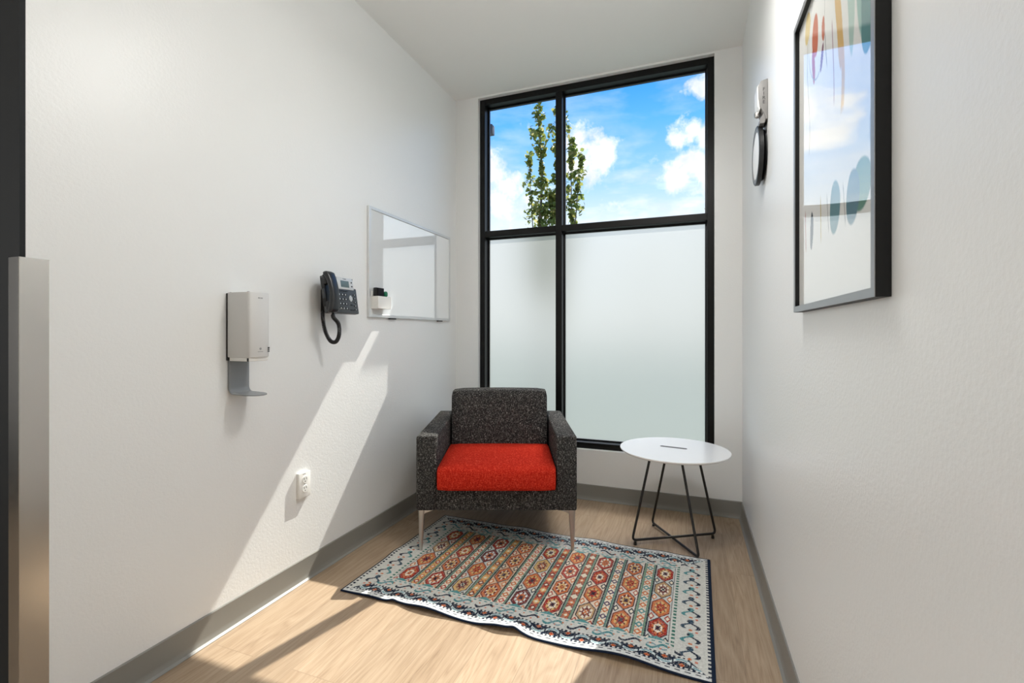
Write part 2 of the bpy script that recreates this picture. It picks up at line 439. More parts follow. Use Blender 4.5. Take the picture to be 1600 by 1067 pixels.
for sx in (-1, 1):
    for y, s in ((.035, 1), (.745, 1)):
        l = MB()
        # tapered blade leg with a small gusset to the frame
        N = 7; pts = []; 
        def fn(b, sx=sx, y=y):
            rings = []
            for i in range(N):
                t = i/(N-1); z = b0*(1-t)
                wx = .017*(1-t)+.0085*t; wy = .015*(1-t)+.0075*t
                cx_ = sx*(.392-.004*(1-t))
                if t < .01: wx *= 1.0
                rings.append([b.verts.new((cx_+wx*math.copysign(abs(math.cos(a))**.6, math.cos(a)), y+wy*math.copysign(abs(math.sin(a))**.6, math.sin(a)), z+.001*(1-t))) for a in [2*PI*k/16 for k in range(16)]])
            for a, c in zip(rings, rings[1:]):
                for k in range(16): b.faces.new((a[k], a[(k+1) % 16], c[(k+1) % 16], c[k]))
            b.faces.new(rings[0][::-1]); b.faces.new(rings[-1])
            bmesh.ops.recalc_face_normals(b, faces=b.faces[:])
        l._new(fn)
        l.prism([(sx*.378, b0-.046), (sx*.376, b0-.03), (sx*.368, b0-.02), (sx*.325, b0-.004), (sx*.325, b0+.001), (sx*.392, b0+.001), (sx*.392, b0-.046)], 'y', y-.009, y+.009, .001, 1)
        l.obj('leg', M['chrome'], ch, smooth=40)

# ------------------------------------------------------------------ side table
TC = Vector((-.075, 2.705, 0)); TZ = .50
tb_ = thing('side_table', 'round white side table on black wire legs in the back right corner', 'side table', tuple(TC))
R_ = .285
top = MB().lathe([(.001, -.020), (R_-.035, -.020), (R_-.012, -.014), (R_-.001, -.006), (R_, -.003), (R_-.001, 0), (.001, 0)], (0, 0, TZ), 'z', 96)
top.obj('tabletop', M['white_lam'], tb_, smooth=50)
a = math.atan2(-.024, .144)
def rp(x, y): return (x*math.cos(a)-y*math.sin(a)-.003, x*math.sin(a)+y*math.cos(a)+.03)
L_, W_ = .072, .012
outline = [rp(-L_+W_*(1-math.sin(t)) if False else -L_+W_-W_*math.sin(t), W_*math.cos(t)) for t in np.linspace(0, PI, 9)] + [rp(L_-W_+W_*math.sin(t), -W_*math.cos(t)) for t in np.linspace(0, PI, 9)]
MB().prism(outline, 'z', TZ-.004, TZ+.0006).obj('cable_slot', M['slot'], tb_, smooth=0)
feet = [Vector((-.281, 2.57, 0)), Vector((.139, 2.819, 0)), Vector((-.201, 2.887, 0)), Vector((.048, 2.511, 0))]
def rod(fa, fb, z, q=.42):
    fa = fa-TC; fb = fb-TC; rr = .0065
    def topp(f): d = Vector((f.x, f.y, 0)); return d*q + Vector((0, 0, TZ-.021))
    pts = []
    A, B = topp(fa), topp(fb)
    lowA, lowB = Vector((fa.x, fa.y, z)), Vector((fb.x, fb.y, z))
    def corner(prev, c, nxt, r=.025):
        d1 = (prev-c).normalized(); d2 = (nxt-c).normalized(); out = []
        for i in range(7):
            t = i/6; out.append((1-t)**2*(c+d1*r) + 2*t*(1-t)*c + t*t*(c+d2*r))
        return out
    pts = [A] + corner(A, lowA, lowB) + corner(lowA, lowB, B) + [B]
    return MB().tube(pts, rr, 16)
rod(feet[0], feet[1], .0265, .56).obj('wire_leg', M['black_wire'], tb_)
rod(feet[2], feet[3], .0145, .29).obj('wire_leg', M['black_wire'], tb_)
for k, f in enumerate(feet[:3]):
    p = (f-TC)*.93; MB().lathe([(.008, 0), (.009, .004), (.007, .020 if k < 2 else .009)], (p.x, p.y, .0), 'z', 16).obj('glide', M['black_plastic'], tb_)

# ------------------------------------------------------------------ rug
NU, NV = 620, 372
LX, LY = 1.515, .90
def rug_pattern():
    u = np.linspace(0, LX, NU+1)[:, None]*np.ones((1, NV+1)); v = np.ones((NU+1, 1))*np.linspace(0, LY, NV+1)[None, :]
    C = np.zeros((NU+1, NV+1, 3)); put = lambda mask, c: C.__setitem__(mask, srgb(*c))
    noise = rng.random((NU+1, NV+1))
    ns = noise.copy()
    for ax in (0, 1): ns = (ns + np.roll(ns, 1, ax) + np.roll(ns, -1, ax))/3
    bgr, wht, nav, tea, red, ora, yel, cre, dkr, grn, tan, pal = (204,204,198), (214,216,214), (30,40,58), (74,134,138), (164,56,44), (198,112,66), (212,174,112), (230,220,200), (112,48,46), (124,150,126), (186,150,110), (190,212,212)
    put(np.ones_like(u, bool), bgr)
    eu = np.minimum(u, LX-u); ev = np.minimum(v, LY-v)
    e = np.minimum(eu, ev)
    fx0, fy0 = .155, .158
    inn = (eu > fx0) & (ev > fy0)
    # --- long side borders (front and back)
    lng = (ev < fy0) & (ev <= eu*1.02+0)
    b1 = lng & (ev < .034); put(b1, wht)
    put(b1 & (ev > .017) & (ev < .024) & ((u*31) % 1 < .55), nav)
    b2 = lng & (ev >= .031) & (ev < .091); put(b2, nav)
    w_ = .019*np.sin(u*2*PI/.115); mid = .061
    seg_ = ((u/.0575) % 1)
    put(b2 & (np.abs(ev-mid-w_*.85) < .0072) & (seg_ > .05) & (seg_ < .95), np.array((206,216,216)))
    put(b2 & (np.abs(ev-mid-w_*.85) < .0032) & (seg_ > .15) & (seg_ < .8), (104,150,160))
    ph = (u/.0575) % 1
    put(b2 & (np.abs(ph-.5)*.0575+np.abs(ev-mid-np.where(((u/.0575).astype(int) % 2) == 0, -.012, .012)) < .0105), ora)
    put(b2 & (np.abs(ph-.5)*.0575+np.abs(ev-mid-np.where(((u/.0575).astype(int) % 2) == 0, -.012, .012)) < .005), red)
    put(lng & (np.abs(ev-.036) < .004) & ((u*62) % 1 < .5), wht)
    put(lng & (np.abs(ev-.086) < .004) & ((u*62) % 1 < .5), bgr)
    b3 = lng & (ev >= .088)
    k = (u/.098).astype(int); pu = (u/.098) % 1
    sc = .015*np.sin((pu-.5)*2*PI*1.15)
    scm = b3 & (np.abs(ev-.118-sc) < .0066) & (np.abs(pu-.5) < .40)
    put(scm & (k % 2 == 0), nav); put(scm & (k % 2 == 1), tea)
    sc2 = b3 & (np.abs(ev-.118+sc*.8) < .0045) & (np.abs(pu-.5) < .36) & (k % 2 == 1); put(sc2, (120,150,160))
    for du, dv, c in ((.25, .012, ora), (.62, -.010, (206,120,96)), (.9, .010, ora)):
        put(b3 & (np.abs(pu-du)*.098+np.abs(ev-.118-dv) < .0052), c)
    put(b3 & (np.abs(ev-.148) < .0035) & ((u*40) % 1 < .5), tea)
    # --- short end borders
    sh = (eu < fx0) & (ev > eu*.98)
    put(sh & (eu < .03), (206,206,200)); put(sh & (eu > .012) & (eu < .024) & ((v*48) % 1 < .5), nav)
    kk = (v/.086).astype(int); pv = (v/.086) % 1
    s1 = .018*np.sin((pv-.5)*2*PI*1.2)
    m1 = sh & (eu > .04) & (eu < .125) & (np.abs(pv-.5) < .36)
    put(m1 & (np.abs(eu-.07-s1) < .0075), nav)
    put(m1 & (np.abs(eu-.094+s1) < .0072) & (kk % 2 == 0), tea)
    put(m1 & (np.abs(eu-.094+s1) < .0072) & (kk % 2 == 1), (52,74,92))
    put(sh & (np.hypot(eu-.082, (pv-.05)*.086) < .007), ora)
    put(sh & (np.hypot(eu-.06, (pv-.95)*.086) < .006), (206,120,96))
    put(sh & (eu > .136) & (eu < .148) & ((v*44) % 1 < .55), (54,110,96))
    # --- field
    put(inn, bgr)
    FU = LX-2*fx0; nh = 9; per = FU/(nh-1+.62); hw = per*.62
    fu = u-fx0; ci = np.clip((fu/per).astype(int), 0, nh-1); lu = fu-ci*per
    hexc = inn & (lu < hw); nar = inn & (lu >= hw)
    FV = LY-2*fy0; nv = 4; fv = v-fy0
    hues = [(red, ora, cre), (ora, dkr, yel), (tan, cre, dkr), (red, cre, ora), (dkr, wht, ora), (ora, yel, red), (yel, tan, dkr), (red, yel, cre)]
    bgc = [(204,204,196), (206,196,176), (200,206,200), (214,186,156), (206,206,198), (220,204,184), (224,206,186), (216,206,196), (198,204,200)]
    narc = [((214,176,112), red, ora), (cre, red, ora), ((214,150,92), dkr, yel), (cre, (196,96,88), ora), ((184,92,66), dkr, yel), ((150,84,70), ora, cre), (cre, ora, (84,60,90)), ((214,206,190), ora, tea), (cre, red, tea)]
    for i in range(nh):
        m0 = hexc & (ci == i); put(m0, bgc[i])
        x = (lu-hw/2)/(hw/2)                         # -1..1
        hv = FV/nv
        for j in range(nv):
            yc = (j+.5)*hv; y = (fv-yc)/(hv/2)
            hx = np.maximum(np.abs(x)*1.12, np.abs(x)*.62+np.abs(y)*.90)
            a_, b_, c_ = hues[(i*3+j*5+i*j) % len(hues)]
            put(m0 & (hx < .94), dkr if (i+j) % 2 else (70,56,66)); put(m0 & (hx < .84), a_); put(m0 & (hx < .62), b_)
            rad = np.hypot(x*1.0, y*1.25)
            put(m0 & (hx < .60) & (((np.arctan2(y, x)*4/PI) % 1) < .34) & (rad > .3), dkr if b_ != dkr else cre)
            put(m0 & (hx < .40), c_)
            put(m0 & (np.abs(x)+np.abs(y)*1.1 < .26), dkr if c_ != dkr else cre)
            put(m0 & (np.abs(np.abs(x)-np.abs(y)) < .07) & (rad < .34), nav if (i+j) % 3 else ora)
            yb = (fv-j*hv)/(hv/2)
            for sg in (-1, 1):
                tri = m0 & (np.abs(x-sg*.72)*1.2+np.abs(yb) < .36); put(tri, (red, ora, nav)[(i+j) % 3]); put(m0 & (np.abs(x-sg*.72)*1.2+np.abs(yb) < .2), cre)
        put(m0 & (np.abs(np.abs(x)-.97) < .035), (66,60,66))
        # narrow band
        n0 = nar & (ci == i); nw = per-hw; xn = (lu-hw)/nw
        put(n0, grn if i % 2 else (122,146,128))
        put(n0 & ((xn < .07) | (xn > .93)), (42,58,66))
        inner = n0 & (xn > .2) & (xn < .8); bg_, f1, f2 = narc[i]
        put(inner, bg_)
        s_ = .047; pj = (fv/s_) % 1; jj = (fv/s_).astype(int)
        d = np.abs((xn-.5)*nw)+np.abs((pj-.5)*s_)*.8
        put(inner & (d < .0165) & (jj % 2 == 0), f1); put(inner & (d < .0165) & (jj % 2 == 1), f2); put(inner & (d < .0075), cre)
        put(inner & (np.abs(pj) < .12) & (np.abs(xn-.5) > .14), f1)
        put(n0 & ((np.abs(xn-.2) < .03) | (np.abs(xn-.8) < .03)), (70,110,112))
    for sgn in (0, 1):
        endv = fv if sgn == 0 else FV-fv
        put(inn & (endv < .024) & (np.abs(lu-hw/2)+endv*1.6 < hw*.42), (84,144,146))
    # weave wear
    f = (.84+.30*ns+.20*(noise-.5))[..., None]
    C = C*f
    wear = (rng.random((NU+1, NV+1)) < .14)[..., None]*.4
    C = C*(1-wear)+np.array(srgb(*bgr))*wear
    C = np.clip(C, 0, 1)*np.array([1.0, 1.0, 1.0])
    put(e < .006, nav)
    C[eu > LX-.0, :] = C[eu > LX-.0, :]
    put(((LX-u) < .013), nav)
    return C
def rug_mesh():
    C = rug_pattern()
    i = np.arange(NU+1)/NU; j = np.arange(NV+1)/NV
    U, V_ = np.meshgrid(i, j, indexing='ij')
    c = [np.array(p) for p in ((-1.425, 1.667), (.083, 1.640), (.100, 2.527), (-1.409, 2.575))]
    P = ((1-U)*(1-V_))[..., None]*c[0]+(U*(1-V_))[..., None]*c[1]+(U*V_)[..., None]*c[2]+((1-U)*V_)[..., None]*c[3]
    # lifted curls along the front edge, gentle ripples at the back and left edges
    fr = np.exp(-(V_/.10)**2)
    lift = .016*np.exp(-((U-.28)/.075)**2)+.017*np.exp(-((U-.50)/.05)**2)+.02*np.exp(-((U-.80)/.09)**2)+.006*np.exp(-((U-.10)/.05)**2)
    kink = .010*np.exp(-((U-.175)/.012)**2)+.012*np.exp(-((U-.535)/.014)**2)
    z = .0065+fr*(lift)+np.exp(-(V_/.05)**2)*kink*.6
    bk = np.exp(-((1-V_)/.06)**2)
    z += bk*(.007*np.exp(-((U-.35)/.05)**2)+.007*np.exp(-((U-.62)/.05)**2)+.004*np.exp(-((U-.85)/.04)**2))
    lf = np.exp(-(U/.03)**2)
    z += lf*.006*np.exp(-((V_-.42)/.06)**2)
    P[..., 1] += fr*(-.004+.018*np.exp(-((U-.535)/.03)**2)*0+.010*np.exp(-((U-.185)/.03)**2)+.012*np.exp(-((U-.545)/.03)**2))
    n = (NU+1)*(NV+1)
    co = np.concatenate([P, z[..., None]], -1).reshape(-1, 3)
    idx = np.arange(n).reshape(NU+1, NV+1)
    q = np.stack([idx[:-1, :-1], idx[1:, :-1], idx[1:, 1:], idx[:-1, 1:]], -1).reshape(-1, 4)
    # under side (coarse rim only): skirt loop of the border, 5 mm lower
    loop = np.concatenate([idx[:, 0], idx[-1, 1:], idx[-2::-1, -1], idx[0, -2:0:-1]])
    low = co[loop].copy(); low[:, 2] -= .0055
    k = len(loop); li = n+np.arange(k)
    sq = np.stack([loop, li, np.roll(li, -1), np.roll(loop, -1)], -1)
    allco = np.concatenate([co, low]); allq = np.concatenate([q, sq])
    me = bpy.data.meshes.new('area_rug')
    me.vertices.add(len(allco)); me.vertices.foreach_set('co', allco.astype(np.float32).ravel())
    me.loops.add(len(allq)*4); me.loops.foreach_set('vertex_index', allq.astype(np.int32).ravel())
    me.polygons.add(len(allq)); me.polygons.foreach_set('loop_start', np.arange(0, len(allq)*4, 4, dtype=np.int32))
    try: me.polygons.foreach_set('loop_total', np.full(len(allq), 4, dtype=np.int32))
    except Exception: pass
    me.update(calc_edges=True)
    me.polygons.foreach_set('use_smooth', np.ones(len(allq), dtype=bool))
    at = me.color_attributes.new('pattern', 'FLOAT_COLOR', 'POINT')
    cols = np.ones((len(allco), 4), dtype=np.float32); cols[:n, :3] = C.reshape(-1, 3); cols[n:, :3] = srgb(22, 30, 48)
    at.data.foreach_set('color', cols.ravel())
    return me
tag(link_mesh('area_rug', rug_mesh(), M['rug']), 'multicoloured tribal patterned rug with navy edge lying on the oak floor', 'rug')

# ------------------------------------------------------------------ hand sanitiser dispenser (left wall)
dp = thing('sanitizer_dispenser', 'light grey hand sanitizer dispenser with drip tray on the left wall', 'dispenser', (XL, 1.335, .90))
def dl(mb, name, m, par=None, **k):
    o = mb.obj(name, m, par or dp, **k); o.data.transform(Matrix.Translation(-Vector(dp.location))); return o
DX, DY0, DY1, DZ0, DZ1 = -1.524, 1.292, 1.384, 1.036, 1.283
dl(MB().box(XL+.001, XL+.009, DY0-.001, DY1+.001, DZ0-.012, DZ1-.003, .002, 2), 'back_plate', M['black_plastic'])
cov = MB().prism([(XL+.006, DY0), (DX-.014, DY0), (DX-.004, DY0+.004), (DX, DY0+.014), (DX+.002, (DY0+DY1)/2), (DX, DY1-.012), (DX-.004, DY1-.003), (DX-.012, DY1), (XL+.006, DY1)], 'z', DZ0, DZ1, .0035, 2)
dl(cov, 'cover', M['grey_plastic'], smooth=40)
dl(MB().box(XL+.012, DX-.006, DY0+.004, DY1-.004, DZ0-.014, DZ0+.004, .003, 2), 'base_lip', M['white_plastic'])
for bx_ in ((DX-.016, DX-.009, DY0+.002, DY0+.006, DZ0-.0135, DZ0-.0015), (DX-.018, DX-.010, DY0+.004, DY0+.010, DZ1-.006, DZ1+.0008), (XL+.014, XL+.02, DY0+.004, DY0+.008, DZ1-.006, DZ1+.0008)):
    dl(MB().box(*bx_), 'latch', M['black_plastic'], smooth=0)
# drip tray: plate on the wall that curls out into a rounded lip
def tray_pt(u, v):
    # v along the profile (down the wall, round the bend, out), u across
    L1, Rb, L2 = .105, .022, .105
    arc = Rb*PI/2; s = v*(L1+arc+L2)
    if s < L1: x, z = .006, 1.024-s
    elif s < L1+arc:
        t = (s-L1)/Rb; x, z = .006+Rb*(1-math.cos(t)), 1.024-L1-Rb*math.sin(t)
    else:
        q = s-L1-arc; x, z = .006+Rb+q, 1.024-L1-Rb-.004*(q/L2)
    wv = .044
    if s > L1+arc:
        q = (s-L1-arc)/L2; wv = .044*math.sqrt(max(0.0, 1-max(0, (q-.45)/.55)**2))+.0005
    return (XL+x, 1.342+(u-.5)*2*wv, z)
tray = MB().grid(tray_pt, 12, 48)
to = dl(tray, 'drip_tray', M['tray'], smooth=60)
so = to.modifiers.new('thick', 'SOLIDIFY'); so.thickness = .004; so.offset = 0
text_M = basis((DX+.0026, (DY0+DY1)/2+.004, DZ1-.022), (0, 1, 0), (0, 0, 1))
mk = MB()
for k, wd in enumerate((.004, .003, .003, .004, .003)):
    mk.box(DX+.0012, DX+.0026, 1.328+k*.0042, 1.328+k*.0042+wd*.8, DZ1-.0235, DZ1-.0195)
dl(mk, 'printed_mark', M['grey_mark'], smooth=0)
dl(MB().lathe([(.0045, -.0002), (.0045, .0016)], (DX+.001, 1.338, DZ0+.033), 'x', 14), 'printed_symbol', M['grey_mark'], smooth=0)
dl(MB().box(DX+.0012, DX+.0026, 1.327, 1.349, DZ0+.0205, DZ0+.0225), 'printed_line', M['grey_mark'], smooth=0)
dl(MB().box(DX-.0036, DX+.0006, DY1-.012, DY1-.0035, DZ0+.020, DZ0+.024).box(DX-.0036, DX+.0006, DY1-.012, DY1-.0035, DZ0+.026, DZ0+.030).box(DX-.0036, DX+.0006, DY1-.012, DY1-.0035, DZ0+.032, DZ0+.038), 'level_window', M['dark_mark'], smooth=0)

# ------------------------------------------------------------------ wall phone
pN = thing('wall_phone', 'black corded wall phone with small screen mounted beside the whiteboard', 'phone', (XL, 1.82, 1.22))
def pl(mb, name, m, par=None, **k):
    o = mb.obj(name, m, par or pN, **k); o.data.transform(Matrix.Translation(-Vector(pN.location))); return o
pl(MB().box(XL+.0005, XL+.066, 1.782, 1.875, 1.228, 1.338, .004, 2), 'wall_bracket', M['black_plastic'])
# body: slab leaning so that its foot stands further out; local frame on its face
tilt = math.atan2(.028, .175)
ex, ez = Vector((0, 1, 0)), Vector((-math.sin(tilt), 0, math.cos(tilt))); en = ex.cross(ez)*1.0
if en.x < 0: en = -en
P0 = Vector((XL+.098, 1.738, 1.224))               # lower left corner of the face
def F(u, v, wv): return P0 + ex*u + ez*v + en*wv
def slab(mb, u0, u1, v0, v1, w0, w1, bev=0, seg=2):
    def fn(b):
        bmesh.ops.create_cube(b, size=1)
        for q in b.verts: q.co = Vector((u0+(q.co.x+.5)*(u1-u0), v0+(q.co.y+.5)*(v1-v0), w0+(q.co.z+.5)*(w1-w0)))
        if bev: bmesh.ops.bevel(b, geom=b.edges[:], offset=bev, segments=seg, profile=.5, affect='EDGES')
        for q in b.verts: q.co = F(*q.co)
        bmesh.ops.recalc_face_normals(b, faces=b.faces[:])
    mb._new(fn); return mb
BW, BH = .205, .178
pl(slab(slab(MB(), -.004, BW, 0, BH*.72, -.030, 0, .005, 3), -.004, BW-.018, BH*.7, BH, -.033, -.002, .004, 2), 'phone_body', M['phone'])
pl(slab(MB(), .068, BW-.022, BH*.66, BH-.002, -.02, .003, .002, 2), 'screen_bezel', M['silver_plastic'])
pl(slab(MB(), .092, .150, BH*.72, BH*.90, .0, .0038), 'screen', M['lcd'], smooth=0)
sk = MB()
for v in (.76, .87): slab(sk, .166, .173, BH*v-.003, BH*v+.003, .002, .005)
slab(sk, .176, .182, BH*.965-.0015, BH*.965+.0015, .002, .0035)
pl(sk, 'side_key', M['key'], smooth=0)
kp = MB(); km = MB()
for r in range(4):
    for c in range(3):
        u, v = .078+c*.021, .024+r*.0225
        slab(kp, u-.007, u+.007, v-.006, v+.006, 0, .0032, .001, 1)
        slab(km, u-.006, u-.002, v-.004, v+.003, .0028, .0036)
for r in range(5):
    slab(kp, .182-.009, .182+.009, .020+r*.0185-.004, .020+r*.0185+.004, 0, .003, .001, 1)
    slab(km, .178, .184, .020+r*.0185-.001, .020+r*.0185+.0015, .0026, .0034)
for c in range(4): slab(kp, .074+c*.017, .086+c*.017, BH*.60, BH*.625, 0, .003)
slab(kp, .142, .166, .014, .020, 0, .003); slab(kp, .148, .160, .040, .046, 0, .003)
nkp = len(kp.bm.faces); kme = bpy.data.meshes.new('t'); km.bm.to_mesh(kme); kp.bm.from_mesh(kme)
kpo = pl(kp, 'keypad', M['key'], smooth=0); kpo.data.materials.append(M['key_mark'])
for k_, p_ in enumerate(kpo.data.polygons): p_.material_index = 0 if k_ < nkp else 1
nav_ = MB(); slab(nav_, .1415, .1635, .066, .084, 0, .004, .002, 2); slab(nav_, .147, .158, .060, .090, 0, .004, .002, 2)
pl(nav_, 'navigation_key', M['silver_plastic'])
t_ = text_mesh('brand_print', 'Yealink', .0085, basis(F(.122, BH*.95, .0031), ex, ez), M['dark_mark'], pN); t_.data.transform(Matrix.Translation(-Vector(pN.location)))
# cradle and handset
pl(slab(MB(), -.022, .030, .030, BH-.012, -.018, .004, .006, 3), 'cradle', M['black_plastic'])
hs = []
for i in range(25):
    t = i/24; v = -.006+t*(BH+.014)
    wv = .022+.024*math.sin(PI*t)**.8
    hs.append((v, wv))
hm = MB()
def hfn(b):
    rings = []
    n = 16
    for i, (v, wv) in enumerate(hs):
        t = i/24
        hwid = .024+.005*(abs(2*t-1)**3)-(.010 if i in (0, 24) else 0); th = .012+.004*abs(2*t-1)-(.006 if i in (0, 24) else 0)
        ring = []
        for k in range(n):
            a_ = 2*PI*k/n
            cu = math.copysign(abs(math.cos(a_))**.55, math.cos(a_))*hwid; cw = math.copysign(abs(math.sin(a_))**.55, math.sin(a_))*th
            ring.append(b.verts.new(F(-.010+cu, v, wv+cw)))
        rings.append(ring)
    for a_, c in zip(rings, rings[1:]):
        for k in range(n): b.faces.new((a_[k], a_[(k+1) % n], c[(k+1) % n], c[k]))
    b.faces.new(rings[0][::-1]); b.faces.new(rings[-1]); bmesh.ops.recalc_face_normals(b, faces=b.faces[:])
hm._new(hfn)
hand = pl(hm, 'handset', M['phone_dark'], smooth=60)
pl(slab(MB(), -.030, .008, .002, .050, .002, .024, .008, 3), 'mouthpiece', M['phone_dark'], hand)
pl(slab(MB(), -.030, .008, BH-.050, BH-.002, .002, .024, .008, 3), 'earpiece', M['phone_dark'], hand)
pl(slab(MB(), -.0245, -.021, .066, .112, -.014, .003, .003, 2), 'cradle_side', M['phone'])
# coiled cord: helix along a hanging loop
A0 = Vector((XL+.030, 1.765, 1.236)); A1 = F(-.004, -.006, .02)
ctrl = [A0, Vector((XL+.040, 1.755, 1.19)), Vector((XL+.048, 1.762, 1.135)), Vector((XL+.068, 1.772, 1.092)), Vector((XL+.095, 1.778, 1.088)), Vector((XL+.116, 1.775, 1.12)), Vector((XL+.126, 1.760, 1.17)), A1+Vector((0, .0, -.02)), A1]
def cr(P, t):
    k = t*(len(P)-1); i = min(int(k), len(P)-2); f = k-i
    p0, p1, p2, p3 = P[max(i-1, 0)], P[i], P[i+1], P[min(i+2, len(P)-1)]
    return .5*((2*p1)+(p2-p0)*f+(2*p0-5*p1+4*p2-p3)*f*f+(3*p1-p0-3*p2+p3)*f**3)
cp = []
TURN = 62; NS = TURN*8
for i in range(NS+1):
    t = i/NS; c = cr(ctrl, t); tn = (cr(ctrl, min(1, t+.004))-cr(ctrl, max(0, t-.004))).normalized()
    n1 = Vector((.6, -.8, 0)).cross(tn).normalized(); n2 = tn.cross(n1)
    cr_ = .0072*min(1, (t*20), (1-t)*12)
    an = 2*PI*TURN*t
    cp.append(c+n1*math.cos(an)*cr_+n2*math.sin(an)*cr_)
pl(MB().tube(cp, .0027, 8), 'coiled_cord', M['black_plastic'], smooth=60)
lp = [Vector((XL+.05, 1.80, 1.236))+Vector((.01*i, .010*math.sin(i*1.1), -.008*math.sin(i*.8))) for i in range(8)]
pl(MB().tube(lp, .0016, 6), 'cable_loop', M['grey_device'])

# ------------------------------------------------------------------ whiteboard with holder, eraser, marker
WY0, WY1, WZ0, WZ1 = 2.127, 3.060, 1.216, 1.826
wb = thing('whiteboard', 'glossy whiteboard in a thin aluminium frame on the left wall', 'whiteboard', (XL, (WY0+WY1)/2, WZ0))
def bl(mb, name, m, par=None, root=None, **k):
    r = root or wb
    o = mb.obj(name, m, par or r, **k); o.data.transform(Matrix.Translation(-Vector(r.location))); return o
bl(MB().box(XL+.001, XL+.010, WY0+.008, WY1-.008, WZ0+.008, WZ1-.008), 'writing_surface', M['white_gloss'], smooth=0)
f_ = .017
bl(MB().box(XL+.0005, XL+.016, WY0, WY0+f_, WZ0, WZ1, .0015, 1).box(XL+.0005, XL+.016, WY1-f_, WY1, WZ0, WZ1, .0015, 1)
   .box(XL+.0005, XL+.016, WY0+f_, WY1-f_, WZ1-f_, WZ1, .0015, 1).box(XL+.0005, XL+.016, WY0+f_, WY1-f_, WZ0, WZ0+f_, .0015, 1), 'frame', M['alu'], smooth=0)
for y in (2.352, 2.915):
    bl(MB().box(XL+.0005, XL+.017, y-.03, y+.03, WZ0-.007, WZ0+.0005, .002, 1), 'mounting_clip', M['black_plastic'])
HB = thing('marker_holder', 'small white magnetic marker box on the lower left of the whiteboard', 'marker holder', (XL+.0105, 2.2, 1.262))
hx0, hx1, hy0, hy1, hz0, hz1 = XL+.0102, XL+.058, 2.150, 2.270, 1.264, 1.332
def hl(mb, name, m, root, **k): return bl(mb, name, m, None, root, **k)
t = .0025
hl(MB().box(hx0, hx0+t, hy0, hy1, hz0, hz1+.028, .0006, 1).box(hx1-t, hx1, hy0, hy1, hz0, hz1, .0006, 1).box(hx0+t, hx1-t, hy0, hy0+t, hz0, hz1).box(hx0+t, hx1-t, hy1-t, hy1, hz0, hz1).box(hx0+t, hx1-t, hy0+t, hy1-t, hz0, hz0+t), 'box', M['white_plastic'], HB, smooth=0)
ER = thing('board_eraser', 'black felt eraser standing in the white marker box', 'eraser', (XL+.035, 2.16, hz0+.003))
hl(MB().box(hx0+.008, hx0+.030, 2.160, 2.214, hz0+.0028, hz1+.048, .003, 2), 'eraser_body', M['black_plastic'], ER)
hl(MB().box(hx0+.030, hx0+.042, 2.162, 2.212, hz0+.004, hz1+.046, .003, 2), 'felt_pad', M['felt'], ER)
MK = thing('marker', 'green capped marker standing upright in the white marker box', 'marker', (XL+.036, 2.24, hz0+.003))
hl(MB().lathe([(.007, 0), (.008, .003), (.008, .068)], (XL+.036, 2.246, hz0+.0028), 'z', 18), 'barrel', M['black_plastic'], MK)
hl(MB().lathe([(.010, 0), (.0125, .006), (.0125, .020), (.009, .027), (.004, .029)], (XL+.036, 2.246, hz0+.0712), 'z', 18), 'cap', M['green'], MK)

# ------------------------------------------------------------------ wall outlet
oy0, oy1, oz0, oz1 = 1.634, 1.702, .384, .498
ot = thing('wall_outlet', 'white duplex power outlet low on the sunlit left wall', 'outlet', (XL, 1.668, .384))
ol = lambda mb, name, m, **k: bl(mb, name, m, None, ot, **k)
ol(MB().box(XL+.0003, XL+.0165, oy0, oy1, oz0, oz1, .002, 2), 'cover_plate', M['white_plastic'])
for zc in (.465, .424):
    rcp = MB().lathe([(.0165, 0), (.0165, .0025), (.0155, .0035)], (XL+.0155, 1.668, zc), 'x', 28)
    r_ = ol(rcp, 'receptacle', M['white_plastic'])
    sl = MB()
    for dy, h in ((-.0065, .009), (.0065, .0075)): sl.box(XL+.0185, XL+.0194, 1.668+dy-.0012, 1.668+dy+.0012, zc+.003-h/2+.002, zc+.003+h/2+.002)
    sl.lathe([(.0025, 0), (.0025, .0005)], (XL+.0189, 1.668, zc-.008), 'x', 12)
    o = sl.obj('slots', M['dark_mark'], r_, smooth=0); o.data.transform(Matrix.Translation(-Vector(ot.location)))
ol(MB().lathe([(.0022, 0), (.0022, .0006)], (XL+.0163, 1.668, .4445), 'x', 12), 'screw', M['grey_mark'])
ol(MB().box(XL+.0163, XL+.0168, 1.655, 1.672, .4895, .4925), 'printed_mark', M['grey_mark'], smooth=0)

# ------------------------------------------------------------------ framed print on the right wall
AX, AY0, AY1, AZ0, AZ1 = .282, .922, 1.550, 1.187, 1.995
art = thing('framed_print', 'abstract art print under glass in a deep black and silver frame', 'framed art', (XR, (AY0+AY1)/2, AZ0))
al = lambda mb, name, m, **k: bl(mb, name, m, None, art, **k)
fwid = .0165
def ring(mb, x0, x1, y0, y1, z0, z1, t):
    mb.box(x0, x1, y0, y0+t, z0, z1).box(x0, x1, y1-t, y1, z0, z1).box(x0, x1, y0+t, y1-t, z0, z0+t).box(x0, x1, y0+t, y1-t, z1-t, z1); return mb
al(ring(MB(), AX+.0015, XR-.0005, AY0, AY1, AZ0, AZ1, fwid), 'frame', M['black_frame'], smooth=0)
al(ring(MB(), AX, AX+.0014, AY0+.0003, AY1-.0003, AZ0+.0003, AZ1-.0003, fwid-.0008), 'frame_face', M['silver_frame'], smooth=0)
